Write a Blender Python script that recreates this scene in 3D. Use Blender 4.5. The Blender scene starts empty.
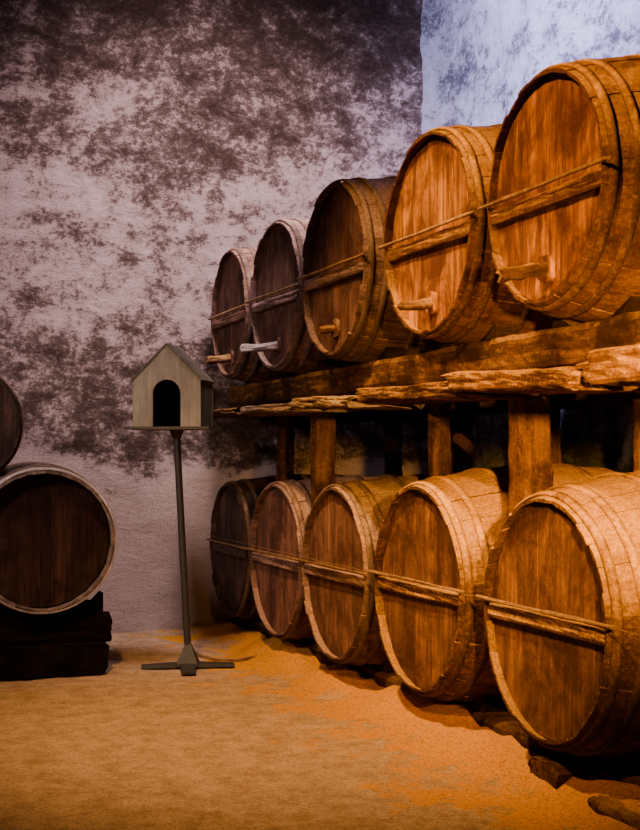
import bpy, math, random
from mathutils import Vector, Matrix, noise
random.seed(7)
C = bpy.context.scene.collection
PI = math.pi
F = 1277.0
PHI = math.atan(459.0/F)
cp, sp = math.cos(PHI), math.sin(PHI)
EYE = 1.38
OX, OY = 0.879, 5.10
def P(s, t, z=0.0):
    return Vector((OX + t*cp - s*sp, OY + t*sp + s*cp, z))

# ---------------------------------------------------------------- materials
MC = {}
def nt(name):
    m = bpy.data.materials.new(name); m.use_nodes = True
    n = m.node_tree; b = n.nodes['Principled BSDF']
    return m, n, b
def N(n, kind, **kw):
    o = n.nodes.new(kind)
    for k, v in kw.items():
        if k.startswith('i_'):
            o.inputs[k[2:].replace('_', ' ')].default_value = v
        else: setattr(o, k, v)
    return o
def ramp(n, stops, src):
    r = n.nodes.new('ShaderNodeValToRGB')
    e = r.color_ramp.elements
    while len(e) < len(stops): e.new(0.5)
    for i, (p, c) in enumerate(stops):
        e[i].position = p
        e[i].color = (c[0], c[1], c[2], 1) if isinstance(c, (tuple, list)) else (c, c, c, 1)
    n.links.new(src, r.inputs[0]); return r
def mixc(n, f, a, b, bt='MIX'):
    m = n.nodes.new('ShaderNodeMix'); m.data_type = 'RGBA'; m.blend_type = bt
    for sock, v in ((m.inputs[0], f), (m.inputs[6], a), (m.inputs[7], b)):
        if hasattr(v, 'links'): n.links.new(v, sock)
        elif isinstance(v, (int, float)): sock.default_value = v
        else: sock.default_value = (v[0], v[1], v[2], 1)
    return m.outputs[2]
def math_(n, op, a, b=0.0, clamp=False):
    m = n.nodes.new('ShaderNodeMath'); m.operation = op; m.use_clamp = clamp
    for i, v in enumerate((a, b)):
        if hasattr(v, 'links'): n.links.new(v, m.inputs[i])
        else: m.inputs[i].default_value = v
    return m.outputs[0]

def wood(name, light, dark, axis='x', dust=(0.5, 0.36, 0.2), dust_amt=0.5, rough=0.72, stain=0.8, bump=0.6, spec=0.15, dfloor=0.1):
    key = (name, axis)
    if key in MC: return MC[key]
    m, n, b = nt(name + '_' + axis)
    tc = N(n, 'ShaderNodeTexCoord')
    oi = N(n, 'ShaderNodeObjectInfo')
    def mapped(sc):
        mp = N(n, 'ShaderNodeMapping'); mp.inputs['Scale'].default_value = sc
        n.links.new(off.outputs[0], mp.inputs[0]); return mp.outputs[0]
    off = N(n, 'ShaderNodeVectorMath', operation='ADD')
    r = math_(n, 'MULTIPLY', oi.outputs['Random'], 37.0)
    n.links.new(tc.outputs['Object'], off.inputs[0]); n.links.new(r, off.inputs[1])
    def ax(a, c): return {'x': (a, c, c), 'y': (c, a, c), 'z': (c, c, a)}[axis]
    g = N(n, 'ShaderNodeTexNoise', i_Scale=1.0, i_Detail=8.0, i_Roughness=0.7, i_Distortion=0.6)
    n.links.new(mapped(ax(2.6, 34)), g.inputs['Vector'])
    stk = N(n, 'ShaderNodeTexNoise', i_Scale=1.0, i_Detail=6.0, i_Roughness=0.65, i_Distortion=0.5)
    n.links.new(mapped(ax(1.8, 9)), stk.inputs['Vector'])
    big = N(n, 'ShaderNodeTexNoise', i_Scale=3.0, i_Detail=9.0, i_Roughness=0.72, i_Distortion=0.4)
    n.links.new(off.outputs[0], big.inputs['Vector'])
    fine = N(n, 'ShaderNodeTexNoise', i_Scale=60.0, i_Detail=6.0, i_Roughness=0.8)
    n.links.new(off.outputs[0], fine.inputs['Vector'])
    col = ramp(n, [(0.38, dark), (0.64, light)], g.outputs[0]).outputs[0]
    at = N(n, 'ShaderNodeAttribute', attribute_name='tint')
    tv = ramp(n, [(0.0, 0.5), (1.0, 1.3)], at.outputs['Fac']).outputs[0]
    col = mixc(n, 1.0, col, tv, 'MULTIPLY')
    dk = (dark[0]*0.4, dark[1]*0.35, dark[2]*0.35)
    st = ramp(n, [(0.40, 1.0), (0.57, 0.0)], big.outputs[0]).outputs[0]
    col = mixc(n, math_(n, 'MULTIPLY', st, stain), col, dk)
    s2 = ramp(n, [(0.38, 1.0), (0.52, 0.0)], stk.outputs[0]).outputs[0]
    col = mixc(n, math_(n, 'MULTIPLY', s2, stain*0.9), col, dk)
    ge = N(n, 'ShaderNodeNewGeometry')
    sx = N(n, 'ShaderNodeSeparateXYZ'); n.links.new(ge.outputs['Normal'], sx.inputs[0])
    up = ramp(n, [(0.0, 0.0), (0.65, 1.0)], sx.outputs[2]).outputs[0]
    fn = ramp(n, [(0.46, 0.0), (0.62, 1.0)], fine.outputs[0]).outputs[0]
    bn = ramp(n, [(0.40, dfloor), (0.58, 1.0)], big.outputs[0]).outputs[0]
    d1 = math_(n, 'MULTIPLY', math_(n, 'MULTIPLY', up, bn), dust_amt*2.0)
    d2 = math_(n, 'MULTIPLY', math_(n, 'MULTIPLY', fn, bn), dust_amt*0.3)
    dsum = math_(n, 'ADD', d1, d2, True)
    dsum = math_(n, 'MULTIPLY', dsum, math_(n, 'ADD', fine.outputs[0], 0.40), True)
    dcol = mixc(n, ramp(n, [(0.36, 0.0), (0.6, 1.0)], fine.outputs[0]).outputs[0], (dust[0]*0.55, dust[1]*0.5, dust[2]*0.45), dust)
    col = mixc(n, dsum, col, dcol)
    n.links.new(col, b.inputs['Base Color'])
    b.inputs['Roughness'].default_value = rough
    b.inputs['Specular IOR Level'].default_value = spec
    hb = math_(n, 'ADD', g.outputs[0], math_(n, 'MULTIPLY', fine.outputs[0], 0.8))
    hb = math_(n, 'ADD', hb, math_(n, 'MULTIPLY', dsum, 0.7))
    bp = N(n, 'ShaderNodeBump'); bp.inputs['Strength'].default_value = bump; bp.inputs['Distance'].default_value = 0.018
    n.links.new(hb, bp.inputs['Height']); n.links.new(bp.outputs[0], b.inputs['Normal'])
    MC[key] = m; return m

DU = (0.76, 0.41, 0.065)
def amber(ax): return wood('amber_oak', (0.24, 0.10, 0.025), (0.09, 0.036, 0.012), ax, DU, 0.95, 0.8, 0.85, 0.9, 0.08, 0.45)
def amberh(ax): return wood('amber_oak_head', (0.30, 0.13, 0.034), (0.11, 0.045, 0.015), ax, DU, 0.25, 0.65, 0.95)
def orange(ax): return wood('orange_oak', (0.31, 0.13, 0.027), (0.11, 0.042, 0.012), ax, DU, 0.6, 0.75, 0.9, 0.9, 0.08, 0.25)
def orangeh(ax): return wood('orange_oak_head', (0.74, 0.31, 0.032), (0.20, 0.07, 0.012), ax, DU, 0.12, 0.6, 1.0, 0.8, 0.15)
def brown(ax): return wood('brown_oak', (0.30, 0.145, 0.095), (0.105, 0.048, 0.035), ax, (0.48, 0.30, 0.20), 0.35, 0.75, 0.85)
def grey(ax): return wood('grey_oak', (0.31, 0.185, 0.16), (0.12, 0.068, 0.058), ax, (0.58, 0.38, 0.31), 0.75, 0.85, 0.8, 0.8, 0.08, 0.3)
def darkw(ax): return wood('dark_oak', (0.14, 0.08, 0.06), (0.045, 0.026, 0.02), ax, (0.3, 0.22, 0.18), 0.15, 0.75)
def blackw(ax): return wood('black_oak', (0.07, 0.033, 0.022), (0.024, 0.012, 0.009), ax, (0.10, 0.06, 0.045), 0.08, 0.85, 0.7, 0.6, 0.06)
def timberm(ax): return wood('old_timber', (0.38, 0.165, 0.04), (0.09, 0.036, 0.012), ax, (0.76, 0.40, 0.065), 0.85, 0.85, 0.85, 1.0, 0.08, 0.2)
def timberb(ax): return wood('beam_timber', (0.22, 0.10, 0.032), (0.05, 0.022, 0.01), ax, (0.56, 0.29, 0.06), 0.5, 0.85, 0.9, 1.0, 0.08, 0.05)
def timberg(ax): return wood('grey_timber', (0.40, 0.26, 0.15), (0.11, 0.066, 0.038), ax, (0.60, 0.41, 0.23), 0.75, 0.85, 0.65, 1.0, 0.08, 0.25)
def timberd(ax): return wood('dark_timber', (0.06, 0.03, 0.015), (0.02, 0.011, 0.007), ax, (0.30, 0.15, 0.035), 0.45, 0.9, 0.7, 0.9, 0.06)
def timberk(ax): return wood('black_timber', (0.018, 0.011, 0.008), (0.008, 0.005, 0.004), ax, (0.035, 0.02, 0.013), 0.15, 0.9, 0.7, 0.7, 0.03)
def rim(ax): return wood('weathered_rim', (0.42, 0.33, 0.28), (0.17, 0.12, 0.10), ax, (0.5, 0.44, 0.40), 0.4, 0.7)
def tapw(ax): return wood('tap_wood', (0.28, 0.135, 0.045), (0.08, 0.036, 0.015), ax, (0.46, 0.25, 0.08), 0.6, 0.8)
def paintw(ax): return wood('drab_paint', (0.31, 0.275, 0.19), (0.22, 0.195, 0.13), ax, (0.34, 0.3, 0.22), 0.1, 0.75, 0.3, 0.15)
def paintd(ax): return wood('drab_dark_paint', (0.12, 0.105, 0.07), (0.075, 0.066, 0.045), ax, (0.15, 0.13, 0.09), 0.1, 0.75, 0.4, 0.15)
def HOOP(): return wood('dusty_hoop', (0.12, 0.052, 0.018), (0.055, 0.024, 0.01), 'z', DU, 0.65, 0.8, 0.5, 0.6, 0.08, 0.25)
def HOOPG(): return wood('grey_hoop', (0.13, 0.082, 0.064), (0.06, 0.038, 0.03), 'z', (0.46, 0.31, 0.24), 0.5, 0.8, 0.4, 0.45, 0.08, 0.2)
def HOOPP(): return wood('pale_hoop', (0.78, 0.72, 0.70), (0.36, 0.31, 0.29), 'z', (0.6, 0.56, 0.55), 0.4, 0.6, 0.3)

def iron(name, c1, c2, rough=0.7, metal=0.3):
    if name in MC: return MC[name]
    m, n, b = nt(name)
    tc = N(n, 'ShaderNodeTexCoord')
    g = N(n, 'ShaderNodeTexNoise', i_Scale=22.0, i_Detail=6.0, i_Roughness=0.7)
    n.links.new(tc.outputs['Object'], g.inputs['Vector'])
    r = ramp(n, [(0.35, c1), (0.65, c2)], g.outputs[0])
    n.links.new(r.outputs[0], b.inputs['Base Color'])
    b.inputs['Roughness'].default_value = rough; b.inputs['Metallic'].default_value = metal
    bp = N(n, 'ShaderNodeBump'); bp.inputs['Strength'].default_value = 0.25; bp.inputs['Distance'].default_value = 0.002
    n.links.new(g.outputs[0], bp.inputs['Height']); n.links.new(bp.outputs[0], b.inputs['Normal'])
    MC[name] = m; return m
STANDM = lambda: iron('painted_stand_iron', (0.014, 0.0135, 0.012), (0.03, 0.028, 0.024), 0.6, 0.1)
WIRE = lambda: iron('dusty_wire', (0.08, 0.042, 0.018), (0.30, 0.165, 0.06), 0.8, 0.1)

def plaster(name, light, light2, dark, mid, band=True, bias=0.0, low=(0.72, 0.55, 0.42)):
    m, n, b = nt(name)
    tc = N(n, 'ShaderNodeTexCoord')
    mp = N(n, 'ShaderNodeMapping'); mp.inputs['Scale'].default_value = (1, 1, 1.35)
    n.links.new(tc.outputs['Object'], mp.inputs[0])
    v = mp.outputs[0]
    big = N(n, 'ShaderNodeTexNoise', i_Scale=0.9, i_Detail=5.0, i_Roughness=0.6, i_Distortion=0.5)
    med = N(n, 'ShaderNodeTexNoise', i_Scale=3.9, i_Detail=13.0, i_Roughness=0.8, i_Distortion=0.2)
    fin = N(n, 'ShaderNodeTexNoise', i_Scale=22.0, i_Detail=10.0, i_Roughness=0.84)
    for q in (big, med, fin): n.links.new(v, q.inputs['Vector'])
    sx = N(n, 'ShaderNodeSeparateXYZ'); n.links.new(tc.outputs['Object'], sx.inputs[0])
    zz = math_(n, 'MULTIPLY', sx.outputs[2], 1/5.6)
    zw = math_(n, 'ADD', zz, math_(n, 'MULTIPLY', math_(n, 'SUBTRACT', big.outputs[0], 0.5), 0.16))
    if band:
        zb = ramp(n, [(0.0, 0.24), (0.20, 0.27), (0.245, 0.64), (0.37, 0.63), (0.44, 0.48), (0.60, 0.46), (0.70, 0.57), (0.86, 0.70)], zw).outputs[0]
    else:
        zb = ramp(n, [(0.0, 0.6), (0.4, 0.55), (0.7, 0.49), (1.0, 0.47)], zw).outputs[0]
    s = math_(n, 'ADD', math_(n, 'MULTIPLY', math_(n, 'SUBTRACT', med.outputs[0], 0.5), 1.35), math_(n, 'MULTIPLY', math_(n, 'SUBTRACT', fin.outputs[0], 0.5), 1.1))
    s = math_(n, 'ADD', s, math_(n, 'MULTIPLY', math_(n, 'SUBTRACT', big.outputs[0], 0.5), 0.5))
    s = math_(n, 'ADD', s, zb)
    s = math_(n, 'ADD', s, bias)
    f = ramp(n, [(0.51, 0.0), (0.57, 0.6), (0.72, 0.97)], s).outputs[0]
    grime = ramp(n, [(0.32, 0.0), (0.58, 0.55)], s).outputs[0]
    base = mixc(n, ramp(n, [(0.38, 0.0), (0.6, 1.0)], fin.outputs[0]).outputs[0], light2, light)
    base = mixc(n, grime, base, mid)
    lowf = ramp(n, [(0.20, 1.0), (0.235, 0.0)], zw).outputs[0]
    base = mixc(n, math_(n, 'MULTIPLY', lowf, 0.6), base, low)
    dk = mixc(n, ramp(n, [(0.45, 0.0), (0.66, 0.6)], fin.outputs[0]).outputs[0], dark, mid)
    col = mixc(n, f, base, dk)
    n.links.new(col, b.inputs['Base Color'])
    b.inputs['Roughness'].default_value = 0.92; b.inputs['Specular IOR Level'].default_value = 0.1
    hb = math_(n, 'ADD', math_(n, 'MULTIPLY', med.outputs[0], 1.0), math_(n, 'MULTIPLY', fin.outputs[0], 0.9))
    bp = N(n, 'ShaderNodeBump'); bp.inputs['Strength'].default_value = 1.0; bp.inputs['Distance'].default_value = 0.07
    n.links.new(hb, bp.inputs['Height']); n.links.new(bp.outputs[0], b.inputs['Normal'])
    return m

def sand(name='sandy_earth'):
    if name in MC: return MC[name]
    m, n, b = nt(name)
    tc = N(n, 'ShaderNodeTexCoord'); v = tc.outputs['Object']
    big = N(n, 'ShaderNodeTexNoise', i_Scale=1.9, i_Detail=10.0, i_Roughness=0.76)
    med = N(n, 'ShaderNodeTexNoise', i_Scale=7.0, i_Detail=12.0, i_Roughness=0.84)
    fin = N(n, 'ShaderNodeTexNoise', i_Scale=70.0, i_Detail=6.0, i_Roughness=0.88)
    for q in (big, med, fin): n.links.new(v, q.inputs['Vector'])
    a = ramp(n, [(0.36, (0.40, 0.24, 0.13)), (0.58, (0.82, 0.57, 0.35))], med.outputs[0]).outputs[0]
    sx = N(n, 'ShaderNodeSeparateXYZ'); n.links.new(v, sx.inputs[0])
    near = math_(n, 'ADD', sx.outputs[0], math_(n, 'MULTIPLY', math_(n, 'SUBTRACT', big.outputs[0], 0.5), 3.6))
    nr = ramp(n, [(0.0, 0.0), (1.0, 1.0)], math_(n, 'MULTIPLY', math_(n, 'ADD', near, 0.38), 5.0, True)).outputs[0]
    a = mixc(n, math_(n, 'MULTIPLY', nr, 0.97), a, (0.98, 0.43, 0.006))  # orange dust near the casks, with the warm light pool painted in
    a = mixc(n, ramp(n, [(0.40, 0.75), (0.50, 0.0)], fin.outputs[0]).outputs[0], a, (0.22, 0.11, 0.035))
    n.links.new(a, b.inputs['Base Color'])
    b.inputs['Roughness'].default_value = 0.95; b.inputs['Specular IOR Level'].default_value = 0.05
    h = math_(n, 'ADD', math_(n, 'MULTIPLY', fin.outputs[0], 0.7), math_(n, 'MULTIPLY', med.outputs[0], 0.9))
    bp = N(n, 'ShaderNodeBump'); bp.inputs['Strength'].default_value = 1.0; bp.inputs['Distance'].default_value = 0.03
    n.links.new(h, bp.inputs['Height']); n.links.new(bp.outputs[0], b.inputs['Normal'])
    MC[name] = m; return m

# ---------------------------------------------------------------- mesh builder
class MB:
    def __init__(s): s.v = []; s.f = []; s.t = []; s.sm = []
    def add(s, vs, fs, tint=0.5, smooth=False):
        k = len(s.v); s.v += [tuple(q) for q in vs]
        for f in fs:
            s.f.append([i+k for i in f]); s.t.append(tint); s.sm.append(smooth)
    def box(s, c, size, tint=0.5, rot=None):
        M = rot or Matrix.Identity(3); hx, hy, hz = [q/2 for q in size]; c = Vector(c)
        vs = [c + M @ Vector((x, y, z)) for x in (-hx, hx) for y in (-hy, hy) for z in (-hz, hz)]
        s.add(vs, [(0,1,3,2), (4,6,7,5), (0,4,5,1), (2,3,7,6), (0,2,6,4), (1,5,7,3)], tint)
    def tube(s, pts, rad, seg=10, tint=0.5, cap=True, smooth=True):
        pts = [Vector(p) for p in pts]; n = len(pts)
        if not isinstance(rad, (list, tuple)): rad = [rad]*n
        vs = []; fs = []
        for i, p in enumerate(pts):
            d = (pts[min(i+1, n-1)] - pts[max(i-1, 0)]).normalized()
            u = Vector((0, 0, 1)) if abs(d.z) < 0.9 else Vector((1, 0, 0))
            a = d.cross(u).normalized(); b_ = d.cross(a).normalized()
            for j in range(seg):
                th = 2*PI*(j+0.5)/seg
                vs.append(p + (a*math.cos(th) + b_*math.sin(th))*rad[i])
        for i in range(n-1):
            for j in range(seg):
                k = (j+1) % seg
                fs.append((i*seg+j, i*seg+k, (i+1)*seg+k, (i+1)*seg+j))
        s.add(vs, fs, tint, smooth)
        if cap:
            s.add(vs[:seg], [tuple(range(seg))], tint); s.add(vs[-seg:], [tuple(reversed(range(seg)))], tint)
    def timber(s, L, w, h, axis='x', expo=5.0, amp=0.008, seed=0, seg=28, taper=0.0, bow=0.0, step=0.04, endrag=0.02):
        n = max(3, int(L/step)); vs = []; fs = []
        for i in range(n+1):
            u = i/n; k = 1 - taper*u
            endk = 1.0 - 0.05*max(0, 1-min(u, 1-u)*n/1.2)
            bo = bow*math.sin(PI*u)
            for j in range(seg):
                th = 2*PI*(j+0.5)/seg; c_, s_ = math.cos(th), math.sin(th)
                q = (abs(c_)**expo + abs(s_)**expo)**(-1/expo)
                a = c_*q*w/2*k*endk; b_ = s_*q*h/2*k*endk
                nv = noise.noise(Vector((c_*1.2+seed*3.1, s_*1.2, u*L*2.2))) + 0.5*noise.noise(Vector((c_*2.5+seed, s_*2.5, u*L*7))) + 0.35*noise.noise(Vector((c_*3.5+seed, s_*3.5, u*L*19)))
                a += nv*amp*c_; b_ += nv*amp*s_ + bo
                l = u*L + (endrag*noise.noise(Vector((c_*3, s_*3, seed+9.0))) if i in (0, n) else 0)
                vs.append({'x': (l, a, b_), 'y': (-a, l, b_), 'z': (a, b_, l)}[axis])
        for i in range(n):
            for j in range(seg):
                k = (j+1) % seg
                fs.append((i*seg+j, i*seg+k, (i+1)*seg+k, (i+1)*seg+j))
        s.add(vs, fs, random.uniform(0.4, 0.65), expo < 4.5)
        s.add(vs[:seg], [tuple(reversed(range(seg)))], 0.6); s.add(vs[-seg:], [tuple(range(seg))], 0.6)
    def build(s, name, mat, parent=None, loc=(0, 0, 0), rz=0.0, rot=None):
        me = bpy.data.meshes.new(name); me.from_pydata(s.v, [], s.f)
        at = me.attributes.new('tint', 'FLOAT', 'FACE'); at.data.foreach_set('value', s.t)
        me.polygons.foreach_set('use_smooth', s.sm)
        me.materials.append(mat); me.update()
        o = bpy.data.objects.new(name, me); C.objects.link(o)
        if parent: o.parent = parent
        o.location = loc; o.rotation_euler = rot if rot else (0, 0, rz)
        return o
def tag(o, label=None, cat=None, group=None, kind=None):
    if label: o['label'] = label
    if cat: o['category'] = cat
    if group: o['group'] = group
    if kind: o['kind'] = kind
    return o
def thing(name, label, cat, loc, rz=0, group=None):
    o = bpy.data.objects.new(name, None); C.objects.link(o); o.empty_display_size = 0.1
    o.location = loc; o.rotation_euler = (0, 0, rz)
    return tag(o, label, cat, group)

# ---------------------------------------------------------------- room shell
T0, T1, S0, S1, HT = -4.6, 1.95, -6.5, 5.36, 5.6
def grid(fn, nu, nv):
    m = MB(); vs = [fn(i/nu, j/nv) for i in range(nu+1) for j in range(nv+1)]
    fs = [(i*(nv+1)+j, (i+1)*(nv+1)+j, (i+1)*(nv+1)+j+1, i*(nv+1)+j+1) for i in range(nu) for j in range(nv)]
    m.add(vs, fs, 0.5, True); return m
def wn(a, b_): return 0.02*noise.noise(Vector((a*1.1, b_*1.1, 3))) + 0.018*noise.noise(Vector((a*4, b_*4, 7))) + 0.012*noise.noise(Vector((a*11, b_*11, 7)))
def fil(d): return 0.12*max(0, 1-d/0.45)**2
pl_back = plaster('stained_plaster', (0.88, 0.71, 0.66), (0.62, 0.47, 0.43), (0.030, 0.016, 0.011), (0.20, 0.12, 0.09))
pl_side = plaster('pale_plaster', (0.88, 0.87, 0.92), (0.55, 0.53, 0.60), (0.06, 0.055, 0.065), (0.28, 0.25, 0.29), False, 0.0)
pl_dark = plaster('dark_plaster', (0.12, 0.09, 0.07), (0.10, 0.07, 0.06), (0.03, 0.02, 0.015), (0.06, 0.04, 0.03), False, 0.0, (0.1, 0.07, 0.05))
base = P(0, 0)
def struct(name, mb, mat): return tag(mb.build(name, mat, None, base, PHI), kind='structure')
def backf(u, v):
    t = T0+(T1-T0)*u; return (t, S1 + wn(t, HT*v) - fil(T1-t), HT*v)
def rightf(u, v):
    s_ = S1-(S1-S0)*u; return (T1 + wn(s_+20, HT*v)*min(1, 0.35+(S1-s_)) - fil(S1-s_), s_, HT*v)
struct('wall_back', grid(backf, 170, 140), pl_back)
struct('wall_right', grid(rightf, 260, 130), pl_side)
struct('wall_left', grid(lambda u, v: (T0, S0+(S1-S0)*u, HT*v), 8, 8), pl_dark)
struct('wall_front', grid(lambda u, v: (T1-(T1-T0)*u, S0, HT*v), 8, 8), pl_dark)
def ss(a, b_, x):
    x = max(0, min(1, (x-a)/(b_-a))); return x*x*(3-2*x)
def fh(t, s_):
    h = 0.006*noise.noise(Vector((t*1.5, s_*1.5, 0))) + 0.005*noise.noise(Vector((t*6, s_*6, 1))) + 0.004*noise.noise(Vector((t*16, s_*16, 2)))
    m = ss(-0.14, 0.18, t)*(1-ss(0.6, 1.1, t))*ss(-2.5, -1.2, s_)
    h += m*min(0.15, max(0, 0.095 + 0.08*noise.noise(Vector((t*2.5, s_*2.2, 5))) + 0.025*noise.noise(Vector((t*9, s_*9, 5)))))
    return h
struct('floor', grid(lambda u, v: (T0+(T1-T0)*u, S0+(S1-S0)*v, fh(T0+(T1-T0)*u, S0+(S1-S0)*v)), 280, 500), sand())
struct('ceiling', grid(lambda u, v: (T0+(T1-T0)*u, S1-(S1-S0)*v, HT), 4, 4), pl_dark)

# ---------------------------------------------------------------- barrels
def rr(u, Rh, Rb): return Rh + (Rb-Rh)*(1-abs(u)**2.1)
def barrel(label, group, s, t0, zc, Rh, Rb, L, wf, hf, hoopm, rz=0.0, tap=0, bar=True, name='barrel', ax_turn=0.0,
           recess=0.04, hoops=(0.014, 0.08, 0.24, 0.39), rod_ext=0.04, chime=0.020, bar_z=0.0, seed=0, first=None):
    rnd = random.Random(seed)
    base_rot = PHI + ax_turn + rz
    axis = Vector((math.cos(PHI+ax_turn), math.sin(PHI+ax_turn), 0))
    hp = P(s, t0); c = hp + axis*(L/2)
    root = thing(name, label, 'barrel', (c.x, c.y, zc-Rb), base_rot, group)
    H = L/2
    mb = MB(); ns = 27; nx = 16; ang = rnd.uniform(0, 1)
    ws = [rnd.uniform(0.75, 1.25) for _ in range(ns)]; tot = sum(ws)
    for i in range(ns):
        da = 2*PI*ws[i]/tot; g = 0.0018; a0 = ang+g; a1 = ang+da-g; ang += da
        dr = rnd.uniform(-0.0045, 0.0025); ex = rnd.uniform(-0.006, 0.006); vs = []; fs = []
        for k in range(nx+1):
            u = -1+2*k/nx; x = u*(H+ex)
            ro = rr(u, Rh, Rb)+dr; ri = ro-chime-dr
            for q in range(4):
                a = a0+(a1-a0)*q/3; rq = ro - (0.002 if q in (0, 3) else 0) - (0.007 if k in (0, nx) else 0)
                vs.append((x, rq*math.cos(a), Rb+rq*math.sin(a)))
            for a in (a1, a0): vs.append((x, ri*math.cos(a), Rb+ri*math.sin(a)))
        for k in range(nx):
            for q in range(6):
                w = (q+1) % 6
                fs.append((k*6+q, k*6+w, (k+1)*6+w, (k+1)*6+q))
        tt = rnd.uniform(0.25, 0.75); te = rnd.uniform(0.2, 0.4)
        mb.add(vs, fs, tt); mb.add(vs[:6], [(5, 4, 3, 2, 1, 0)], te); mb.add(vs[-6:], [(0, 1, 2, 3, 4, 5)], te)
    mb.build('staves', wf('x'), root)
    for side in (-1, 1):
        mb = MB(); R = Rh-chime+0.003; nb = 7; y0 = -R
        bw = [rnd.uniform(0.8, 1.2) for _ in range(nb)]; tb = sum(bw)
        for i in range(nb):
            y1 = y0 + 2*R*bw[i]/tb; a, b_ = y0+0.001, y1-0.001; y0 = y1
            xf = side*(H-recess) + rnd.uniform(-0.002, 0.002); xb = xf - side*0.025
            ys = [a+(b_-a)*k/8 for k in range(9)]
            lo = [(y, -math.sqrt(max(0, R*R-y*y))) for y in ys]; hi = [(y, math.sqrt(max(0, R*R-y*y))) for y in reversed(ys)]
            pol = lo+hi; m_ = len(pol)
            vs = [(xf, y, Rb+z) for y, z in pol]+[(xb, y, Rb+z) for y, z in pol]
            fs = [tuple(range(m_)) if side > 0 else tuple(reversed(range(m_)))]
            fs += [(k, (k+1) % m_, m_+(k+1) % m_, m_+k) for k in range(m_)]
            mb.add(vs, fs, rnd.uniform(0.2, 0.7))
        mb.build('head', hf('z'), root)
    for side in (-1, 1):
        for fi in hoops:
            x0 = H - fi*L; wd = 0.034
            mb = MB(); vs = []; fs = []; sg = 72
            th = 0.008
            xs = [side*(x0), side*(x0-wd)]
            for j in range(sg):
                a = 2*PI*j/sg; c_, s_ = math.cos(a), math.sin(a)
                wob = 0.007*noise.noise(Vector((c_*2+seed, s_*2, fi*30)))
                for (x, e) in ((xs[0], -0.004), (xs[0], th*0.8), ((xs[0]+xs[1])/2, th), (xs[1], th*0.8), (xs[1], -0.004)):
                    r = rr(x/H, Rh, Rb)+e+abs(wob)*0.4
                    vs.append((x+wob, r*c_, Rb+r*s_))
            for j in range(sg):
                k = (j+1) % sg
                for q in range(4):
                    f = (j*5+q, k*5+q, k*5+q+1, j*5+q+1)
                    fs.append(f if side < 0 else tuple(reversed(f)))
            mb.add(vs, fs, 0.5, True)
            mb.build('hoop', first if (first and fi == hoops[0]) else hoopm, root)
    xf = -(H-recess)
    if bar:
        zb = Rb+bar_z; bh = 0.062
        R = math.sqrt(max(0.01, (Rh-chime)**2-(abs(bar_z)+0.05)**2))-0.006
        mb = MB(); mb.timber(2*R, 0.034, bh, 'y', 6, 0.007, seed, 24)
        mb.v = [(x+xf-0.017, y-R, z+zb-0.042) for x, y, z in mb.v]
        mb.build('crossbar', wf('y'), root)
        mb = MB(); e = Rh+rod_ext
        mb.timber(2*e, 0.014, 0.016, 'y', 3, 0.005, seed+5, 8)
        mb.v = [(x-H-0.010, y-e, z+zb+0.010) for x, y, z in mb.v]
        mb.build('tie_rod', WIRE(), root)
    if tap:
        zt = Rb-0.33*Rh/0.48; yt = rnd.uniform(-0.03, 0.0); k = tap
        L_ = 0.22*k
        mb = MB(); mb.timber(L_, 0.050, 0.046, 'x', 2.2, 0.024, seed, 16, taper=0.2, step=0.014)
        mb.v = [(xf-x, -y+yt, z+zt-0.12*x) for x, y, z in mb.v]
        tp = mb.build('tap', (tapw if tap != 1.2 else rim)('x'), root)
        mb = MB(); mb.timber(0.022, 0.10, 0.11, 'x', 3.0, 0.008, seed+2, 16, step=0.01)
        mb.v = [(xf-x, y+yt, z+zt) for x, y, z in mb.v]
        mb.build('tap_collar', hf('z'), tp)
    return root

LR = 0.155
UB = 1.915
BL = 1.4
def zl(R, Rb, top, trail=0.27): return top + rr(-(BL/2-trail)/(BL/2), R, Rb)
LG = 'casks of the lower row on the right'; UG = 'casks of the upper row on the right'
low = [
 ('large amber cask of the lower row, nearest and biggest, at the right edge', 0.0, 0.495, 0.605, amber, amberh, HOOP, 0.0),
 ('amber dusty cask of the lower row, second nearest, left of the biggest one', 1.243, 0.508, 0.605, amber, amberh, HOOP, 0.01),
 ('greyish brown cask in the middle of the lower row', 2.42, 0.503, 0.565, grey, brown, HOOPG, 0.02),
 ('pale grey bodied cask with brown head, second from the back wall in the lower row', 3.53, 0.505, 0.55, grey, brown, HOOPG, 0.03),
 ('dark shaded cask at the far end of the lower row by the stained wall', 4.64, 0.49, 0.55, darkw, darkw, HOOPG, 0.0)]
for i, (lb, s, Rh, Rb, wf, hf, hm, rz) in enumerate(low):
    barrel(lb, LG, s, 0.0, zl(Rh, Rb, LR), Rh, Rb, BL, wf, hf, hm(), rz, seed=10+i, bar_z=0.03)
up = [
 ('glowing orange cask of the upper row, nearest and highest, with a wooden tap', 0.0, 0.468, 0.565, orange, orangeh, HOOP, 1.0, 0.0),
 ('bright orange cask of the upper row, second nearest, with short wooden tap', 1.12, 0.488, 0.553, orange, orangeh, HOOP, 0.85, 0.02),
 ('brown cask with stubby pale tap in the middle of the upper row', 2.43, 0.50, 0.56, grey, brown, HOOPG, 0.5, 0.02),
 ('greyish cask with long pale tap, second from the back in the upper row', 3.535, 0.485, 0.535, grey, brown, HOOPG, 1.2, 0.03),
 ('dark brown cask at the far end of the upper row, beside the little wooden house', 4.62, 0.47, 0.53, brown, brown, HOOPG, 0.9, 0.0)]
for i, (lb, s, Rh, Rb, wf, hf, hm, tap, rz) in enumerate(up):
    barrel(lb, UG, s, 0.0, zl(Rh, Rb, UB), Rh, Rb, BL, wf, hf, hm(), rz, tap=tap, seed=30+i, bar_z=0.0)

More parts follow.
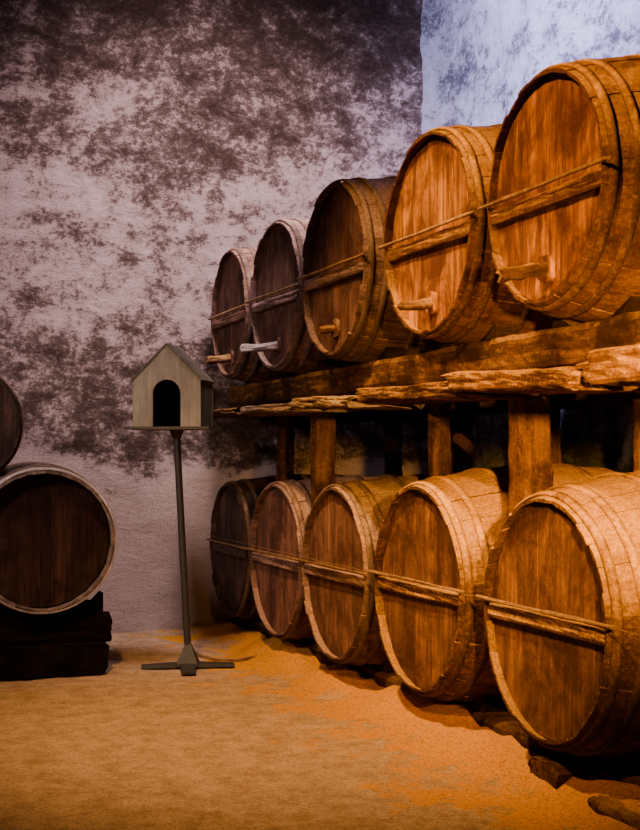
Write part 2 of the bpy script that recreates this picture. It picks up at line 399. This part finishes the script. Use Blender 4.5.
LT = -1.50; LS = 3.41; zL = 0.855
barrel('dark hollow looking cask with pale worn rim on a low timber cradle at the left', 'casks stacked at the left', LS, LT, zL, 0.44, 0.475, 1.0,
       rim, blackw, HOOPG(), 0, 0, False, ax_turn=PI/2, recess=0.11, chime=0.026, seed=51, first=HOOPP(), hoops=(-0.002, 0.075, 0.24, 0.39))
barrel('dark cask lying beside the pale rimmed cask, just past the left edge', 'casks stacked at the left', LS, LT-0.98, zL, 0.44, 0.475, 1.0,
       rim, blackw, HOOPG(), 0, 0, False, ax_turn=PI/2, recess=0.11, chime=0.026, seed=52, first=HOOPP(), hoops=(-0.002, 0.075, 0.24, 0.39))
barrel('small dark cask stacked on top of the lower left casks, cut by the left edge', 'casks stacked at the left', LS+0.05, LT-0.49, zL+0.715, 0.365, 0.39, 0.9,
       darkw, darkw, HOOPG(), 0, 0, False, ax_turn=PI/2, recess=0.05, seed=53, first=HOOPG())
cr = thing('cask_cradle', 'dark heavy timber cradle under the casks at the left', 'cradle', P(LS+0.5, LT-0.45), PHI)
for sy in (-0.33, 0.33):
    mb = MB(); mb.timber(1.95, 0.16, 0.185, 'x', 6, 0.012, sy*5)
    mb.v = [(x-1.07, y+sy, z+0.295) for x, y, z in mb.v]; mb.build('rail', timberk('x'), cr)
for xx in (-0.85, -0.3, 0.18, 0.62):
    mb = MB(); mb.timber(0.86, 0.50, 0.21, 'y', 6, 0.014, xx*3)
    mb.v = [(x+xx, y-0.43, z+0.105) for x, y, z in mb.v]; mb.build('block', timberk('y'), cr)
for k in range(4):
    mb = MB()
    q = 0.13; x0 = 0.45 + (0.30 if k == 0 else -0.30 if k == 1 else -0.68 if k == 2 else -1.28)
    sgn = 1 if k in (0, 2) else -1
    w = 0.16*sgn; vs = [(x0-w/2*0.6, y, 0.385) for y in (-0.40, -0.26)] + [(x0+w/2, y, 0.385) for y in (-0.40, -0.26)] + [(x0+w/2, y, 0.385+q) for y in (-0.40, -0.26)] 
    mb.add(vs, [(0, 2, 4), (1, 5, 3), (0, 1, 3, 2), (2, 3, 5, 4), (0, 4, 5, 1)], 0.5)
    mb.build('wedge', timberk('y'), cr)

# ---------------------------------------------------------------- timbers of the right hand racking
def tim(name, label, cat, s, t, z, L, w, h, axis, mat, rz=0.0, group=None, rot=None, **kw):
    mb = MB(); mb.timber(L, w, h, axis, **kw)
    o = mb.build(name, mat(axis), None, P(s, t, z), PHI+rz)
    if rot: o.rotation_euler = (rot[0], rot[1], PHI+rz)
    return tag(o, label, cat, group)
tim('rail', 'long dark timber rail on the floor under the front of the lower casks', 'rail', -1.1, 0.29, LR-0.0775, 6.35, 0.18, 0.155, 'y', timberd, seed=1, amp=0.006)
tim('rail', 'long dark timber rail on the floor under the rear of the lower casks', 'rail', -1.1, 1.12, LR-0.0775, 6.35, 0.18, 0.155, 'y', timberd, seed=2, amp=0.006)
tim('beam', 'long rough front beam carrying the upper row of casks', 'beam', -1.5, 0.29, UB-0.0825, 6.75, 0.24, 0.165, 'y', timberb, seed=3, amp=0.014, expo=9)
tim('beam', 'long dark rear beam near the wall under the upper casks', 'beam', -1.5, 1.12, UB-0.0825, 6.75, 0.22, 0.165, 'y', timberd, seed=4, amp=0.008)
PT = UB-0.165
pk = [(-1.95, 1.22, -0.02, 0.120, 0.02, 0.0, 0.000, timberm, 'thick lit plank end under the beam at the right edge'),
      (-0.66, 1.10, -0.03, 0.085, -0.03, 0.045, 0.000, timberm, 'thick bright orange plank under the beam above the nearest log post'),
      (0.53, 1.00, 0.05, 0.075, 0.04, 0.015, 0.015, timberb, 'brown plank under the beam, second from the right, above the thin post'),
      (1.60, 1.00, -0.02, 0.065, -0.04, 0.03, 0.020, timberg, 'pale weathered plank under the beam above the leaning post'),
      (2.68, 0.98, 0.04, 0.055, 0.03, 0.01, 0.035, timberg, 'thin grey plank under the beam right of the little wooden house'),
      (3.74, 0.95, 0.00, 0.050, -0.01, 0.0, 0.035, timberb, 'thin dark plank end just beside the little wooden house')]
for i, (s, L, t, h, rz, tl, gap, mt, lb) in enumerate(pk):
    tim('plank', lb, 'plank', s, t+0.02, PT-h/2-0.014-gap-max(0, tl*L), L, 0.46, h, 'y', mt, rz=rz, group='planks under the front beam', rot=(tl, 0, 0), seed=11+i, amp=0.014, expo=8, endrag=0.12, seg=44, step=0.03)
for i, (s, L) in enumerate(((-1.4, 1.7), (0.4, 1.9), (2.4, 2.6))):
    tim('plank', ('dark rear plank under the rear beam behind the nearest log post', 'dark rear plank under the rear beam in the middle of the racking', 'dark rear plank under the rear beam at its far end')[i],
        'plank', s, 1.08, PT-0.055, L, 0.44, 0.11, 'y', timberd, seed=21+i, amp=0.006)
def post(s, t, r, z0, z1, label, mat, lean=0.0, expo=2.2):
    tim('post', label, 'post', s, t, z0, z1-z0, 2*r, 2*r, 'z', mat, seed=s*7+t, expo=expo, amp=0.017, rot=(lean, 0, 0), group='posts between the two rows of casks', step=0.03)
post(0.62, 0.30, 0.095, 1.03, PT-0.01, 'stout bright orange log post, thickest, behind the nearest lower cask', timberm)
post(1.85, 0.42, 0.06, 1.02, PT-0.01, 'thin brown round post between second and third lower casks', timberb)
post(2.97, 0.15, 0.072, 0.97, PT-0.10, 'leaning round brown post above the middle lower casks', timberm, 0.03)
post(4.08, 0.27, 0.055, 0.94, PT-0.09, 'dim squared post nearest the back wall', timberb, 0, 5)
post(0.62, 0.92, 0.06, 1.03, PT-0.11, 'small lit rear post at the right edge above the biggest lower cask', timberm)
post(1.85, 1.1, 0.065, 1.02, PT-0.11, 'dark rear post seen in the shade right of the thick log post', timberm)
post(2.97, 1.1, 0.07, 0.97, PT-0.11, 'dark rear post seen in the shade left of the thick log post', timberm)
post(4.08, 1.1, 0.06, 0.94, PT-0.11, 'dark rear post in the shade behind the thin brown post', timberb)

def wedge(s, t, z, sgn, hgt, lab, grp):
    mb = MB(); d = 0.12
    vs = [(-d/2, -sgn*0.06, 0), (d/2, -sgn*0.06, 0), (-d/2, sgn*0.10, 0), (d/2, sgn*0.10, 0), (-d/2, sgn*0.10, hgt), (d/2, sgn*0.10, hgt)]
    mb.add(vs, [(0, 1, 3, 2), (0, 4, 5, 1), (2, 3, 5, 4), (0, 2, 4), (1, 5, 3)], 0.5)
    tag(mb.build('wedge', timberd('x'), None, P(s, t, z), PHI), lab, 'wedge', grp)
for i, q in enumerate(low):
    for sg in (-1, 1): wedge(q[1]+sg*0.20, 0.29, LR, sg, 0.075, 'small wooden wedge chocking a cask of the lower row', 'wedges under the lower row')
for i, q in enumerate(up):
    for sg in (-1, 1): wedge(q[1]+sg*0.20, 0.29, UB, sg, 0.075, 'small wooden wedge chocking a cask of the upper row', 'wedges under the upper row')

def rock(name, label, cat, loc, size, seed, mat, rz=0):
    mb = MB(); mb.timber(size[0], size[1], size[2], 'x', 5, 0.012, seed, 20, step=0.03)
    mb.v = [(x-size[0]/2, y, z+size[2]/2) for x, y, z in mb.v]
    return tag(mb.build(name, mat, None, loc, PHI+rz), label, cat)
rock('support_block', 'rough brown block under the head of the nearest lower cask', 'block', P(0.05, 0.11), (0.14, 0.24, 0.15), 3, timberb('x'))
tim('board', 'low brown board lying on the floor at the right edge before the rail', 'board', -1.25, 0.08, 0.045, 0.95, 0.10, 0.09, 'y', timberb, seed=8, amp=0.008)

def cord(name, label, ss_, z, sag, tt=-0.028):
    pts = []
    for i in range(len(ss_)-1):
        for k in range(8):
            u = k/8; s_ = ss_[i]+(ss_[i+1]-ss_[i])*u
            pts.append((tt+0.002*math.sin(s_*9), s_, z-sag*math.sin(PI*u)))
    pts.append((tt, ss_[-1], z))
    mb = MB(); mb.tube(pts, 0.0018, 6)
    tag(mb.build(name, WIRE(), None, base, PHI), label, 'cord')
cord('cord', 'thin slack cord strung along the crossbars of the lower casks', [-1.1, -0.5, 0.5, 0.75, 1.75, 1.95, 2.9, 3.05, 4.0, 4.15, 5.1], 0.765, 0.006)

# ---------------------------------------------------------------- stand with the little wooden house
SX, SY = (188-320)/F*8.27, 8.27
st = thing('pedestal_stand', 'slim dark metal pole stand with flat angular feet carrying the little house', 'stand', (SX, SY, 0.01), 0)
mb = MB(); mb.tube([(0, 0, 0.008), (0, 0, 0.03), (0, 0, 0.15)], [0.10, 0.095, 0.026], 4, smooth=False)
mb.build('base_boss', STANDM(), st)
for k in range(4):
    a = 0.12 + k*PI/2; mb = MB()
    R_ = Matrix.Rotation(a, 3, 'Z')
    pr = [(0.03, 0.055, 0.028), (0.16, 0.05, 0.022), (0.30, 0.045, 0.014)]
    vs = []; fs = []
    for (x, hw, ht) in pr:
        for (y, z) in ((-hw, 0.0), (hw, 0.0), (hw*0.9, ht), (-hw*0.9, ht)): vs.append(R_ @ Vector((x, y, z)))
    for i in range(2):
        for q in range(4): fs.append((i*4+q, i*4+(q+1) % 4, (i+1)*4+(q+1) % 4, (i+1)*4+q))
    fs += [(8, 9, 10, 11), (3, 2, 1, 0)]; mb.add(vs, fs); mb.build('foot', STANDM(), st)
TX = -0.075; HZ = 1.555
mb = MB(); mb.tube([(0, 0, 0.1), (TX*0.5, 0, 0.8), (TX, 0, HZ-0.02)], [0.023, 0.023, 0.023], 14); mb.build('pole', STANDM(), st)
mb = MB(); mb.tube([(TX, 0, HZ-0.075), (TX, 0, HZ-0.03), (TX, 0, HZ-0.022)], [0.03, 0.045, 0.065], 14); mb.build('collar', STANDM(), st)
hs = thing('lantern_house', 'little beige grey gabled house box with arched opening on the pole stand', 'house box', (SX+TX-0.02, SY, HZ-0.012), -0.16)
W_, D_, E_, Pk, th = 0.222, 0.16, 0.31, 0.535, 0.016
mb = MB(); mb.box((0, 0, 0.009), (0.56, 0.34, 0.018), 0.4); mb.build('tray', paintd('x'), hs)
def gable(y0, y1, opening):
    mb = MB(); o_ = [(-W_, 0.018), (-W_, E_), (0, Pk), (W_, E_), (W_, 0.018)]
    if opening:
        r = 0.092; zc_ = 0.225
        o_ += [(r, 0.018)] + [(r*math.cos(a), zc_+r*math.sin(a)) for a in [PI*k/14 for k in range(15)]] + [(-r, 0.018)]
    n_ = len(o_); vs = [(x, y0, z) for x, z in o_]+[(x, y1, z) for x, z in o_]
    fs = [tuple(reversed(range(n_))), tuple(range(n_, 2*n_))]+[(k, (k+1) % n_, n_+(k+1) % n_, n_+k) for k in range(n_)]
    mb.add(vs, fs, 0.6); return mb
gable(-D_, -D_+th, True).build('front_panel', paintw('z'), hs)
gable(D_-th, D_, False).build('back_panel', paintw('z'), hs)
wi = W_-th-0.003; di = D_-th-0.003
inner_shade = iron('shade_black', (0.006, 0.005, 0.004), (0.012, 0.009, 0.007), 0.95, 0.0)  # near-black lining colour stands in for the shade inside the house box
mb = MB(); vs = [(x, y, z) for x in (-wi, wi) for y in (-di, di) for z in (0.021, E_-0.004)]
mb.add(vs, [(0, 1, 3, 2), (4, 6, 7, 5), (2, 3, 7, 6), (0, 2, 6, 4), (1, 5, 7, 3)]); mb.build('shade_lining', inner_shade, hs)
for sg in (-1, 1):
    mb = MB(); mb.box((sg*(W_-th/2), 0, (E_+0.018)/2), (th, 2*D_-2*th-0.001, E_-0.018), 0.5); mb.build('side_panel', paintd('z'), hs)
    a = math.atan2(Pk-E_, W_); ln = math.hypot(Pk-E_, W_)+0.012
    R_ = Matrix.Rotation(sg*a, 3, 'Y')
    cx = sg*(ln/2)*math.cos(a); cz = Pk+0.009-(ln/2)*math.sin(a)
    mb = MB(); mb.box((cx, 0, cz), (ln, 2*D_+0.012, 0.012), 0.75, R_); mb.build('roof_panel', paintd('y'), hs)

# ---------------------------------------------------------------- floor bits
def fp(x, y):
    d = EYE*F/(y-455); return ((x-320)/F*d, d)
pts = []
for (x, y) in ((196, 656), (215, 662), (235, 663), (258, 659), (280, 655), (305, 657)):
    a, b_ = fp(x, y); pts.append((a, b_, 0.018))
mb = MB(); mb.tube(pts, 0.009, 8); tag(mb.build('hose', WIRE(), None), 'thin pale hose lying on the sand between the stand and the casks', 'hose')
mb = MB(); rnd = random.Random(4)
for k in range(700):
    s_ = rnd.uniform(-3.2, 5.0); t = rnd.uniform(-2.2, 0.1); r = rnd.choice((0.004, 0.005, 0.007, 0.012))*rnd.uniform(0.7, 1.3)
    z = fh(t, s_); vs = []
    for a in range(6):
        th_ = a*PI/3; vs.append((t+r*math.cos(th_)*rnd.uniform(.7, 1.2), s_+r*math.sin(th_)*rnd.uniform(.7, 1.2), z))
    vs += [(t, s_, z+r*rnd.uniform(.6, 1.0)), (t, s_, z-r*0.6)]
    mb.add(vs, [(a, (a+1) % 6, 6) for a in range(6)]+[((a+1) % 6, a, 7) for a in range(6)], 0.6)
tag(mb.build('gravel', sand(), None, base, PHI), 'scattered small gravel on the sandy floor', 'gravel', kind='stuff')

# ---------------------------------------------------------------- lights
def spot(name, loc, tgt, col, power, size, blend, rad):
    l = bpy.data.lights.new(name, 'SPOT'); l.color = col; l.energy = power; l.spot_size = math.radians(size); l.spot_blend = blend; l.shadow_soft_size = rad
    o = bpy.data.objects.new(name, l); C.objects.link(o); o.location = loc
    o.rotation_euler = (Vector(tgt)-Vector(loc)).to_track_quat('-Z', 'Y').to_euler()
    return o
spot('warm_key', (-1.3, 2.4, 4.3), (1.2, 5.6, 2.0), (1.0, 0.44, 0.06), 1800, 54, 1.0, 0.06)
spot('warm_floor', (-1.0, 5.0, 4.7), (0.15, 6.7, 0.0), (1.0, 0.53, 0.19), 2100, 64, 1.0, 0.10)
spot('warm_side', tuple(P(-2.7, -0.95, 1.72)), tuple(P(1.1, 1.0, 1.25)), (1.0, 0.46, 0.045), 2300, 45, 1.0, 0.06)
spot('cool_wall', tuple(P(2.5, -0.2, 5.1)), tuple(P(5.3, 0.1, 2.7)), (1.0, 0.75, 0.80), 1450, 92, 1.0, 0.4)
spot('left_fill', (-3.2, 4.2, 3.2), (-0.9, 9.8, 1.0), (1.0, 0.74, 0.68), 620, 48, 1.0, 0.35)
spot('blue_wall', tuple(P(2.3, -0.1, 5.3)), tuple(P(3.2, 1.95, 4.4)), (0.56, 0.55, 1.0), 2500, 95, 1.0, 0.1)
w = bpy.data.worlds.new('world'); bpy.context.scene.world = w; w.use_nodes = True
w.node_tree.nodes['Background'].inputs[0].default_value = (0.7, 0.45, 0.45, 1); w.node_tree.nodes['Background'].inputs[1].default_value = 0.02
# ---------------------------------------------------------------- camera
cam = bpy.data.cameras.new('camera'); co = bpy.data.objects.new('camera', cam); C.objects.link(co)
co.location = (0, 0, EYE); co.rotation_euler = (PI/2, 0, 0)
cam.sensor_width = 36; cam.lens = F/830*36; cam.shift_y = 40/830; cam.clip_start = 0.05
bpy.context.scene.camera = co
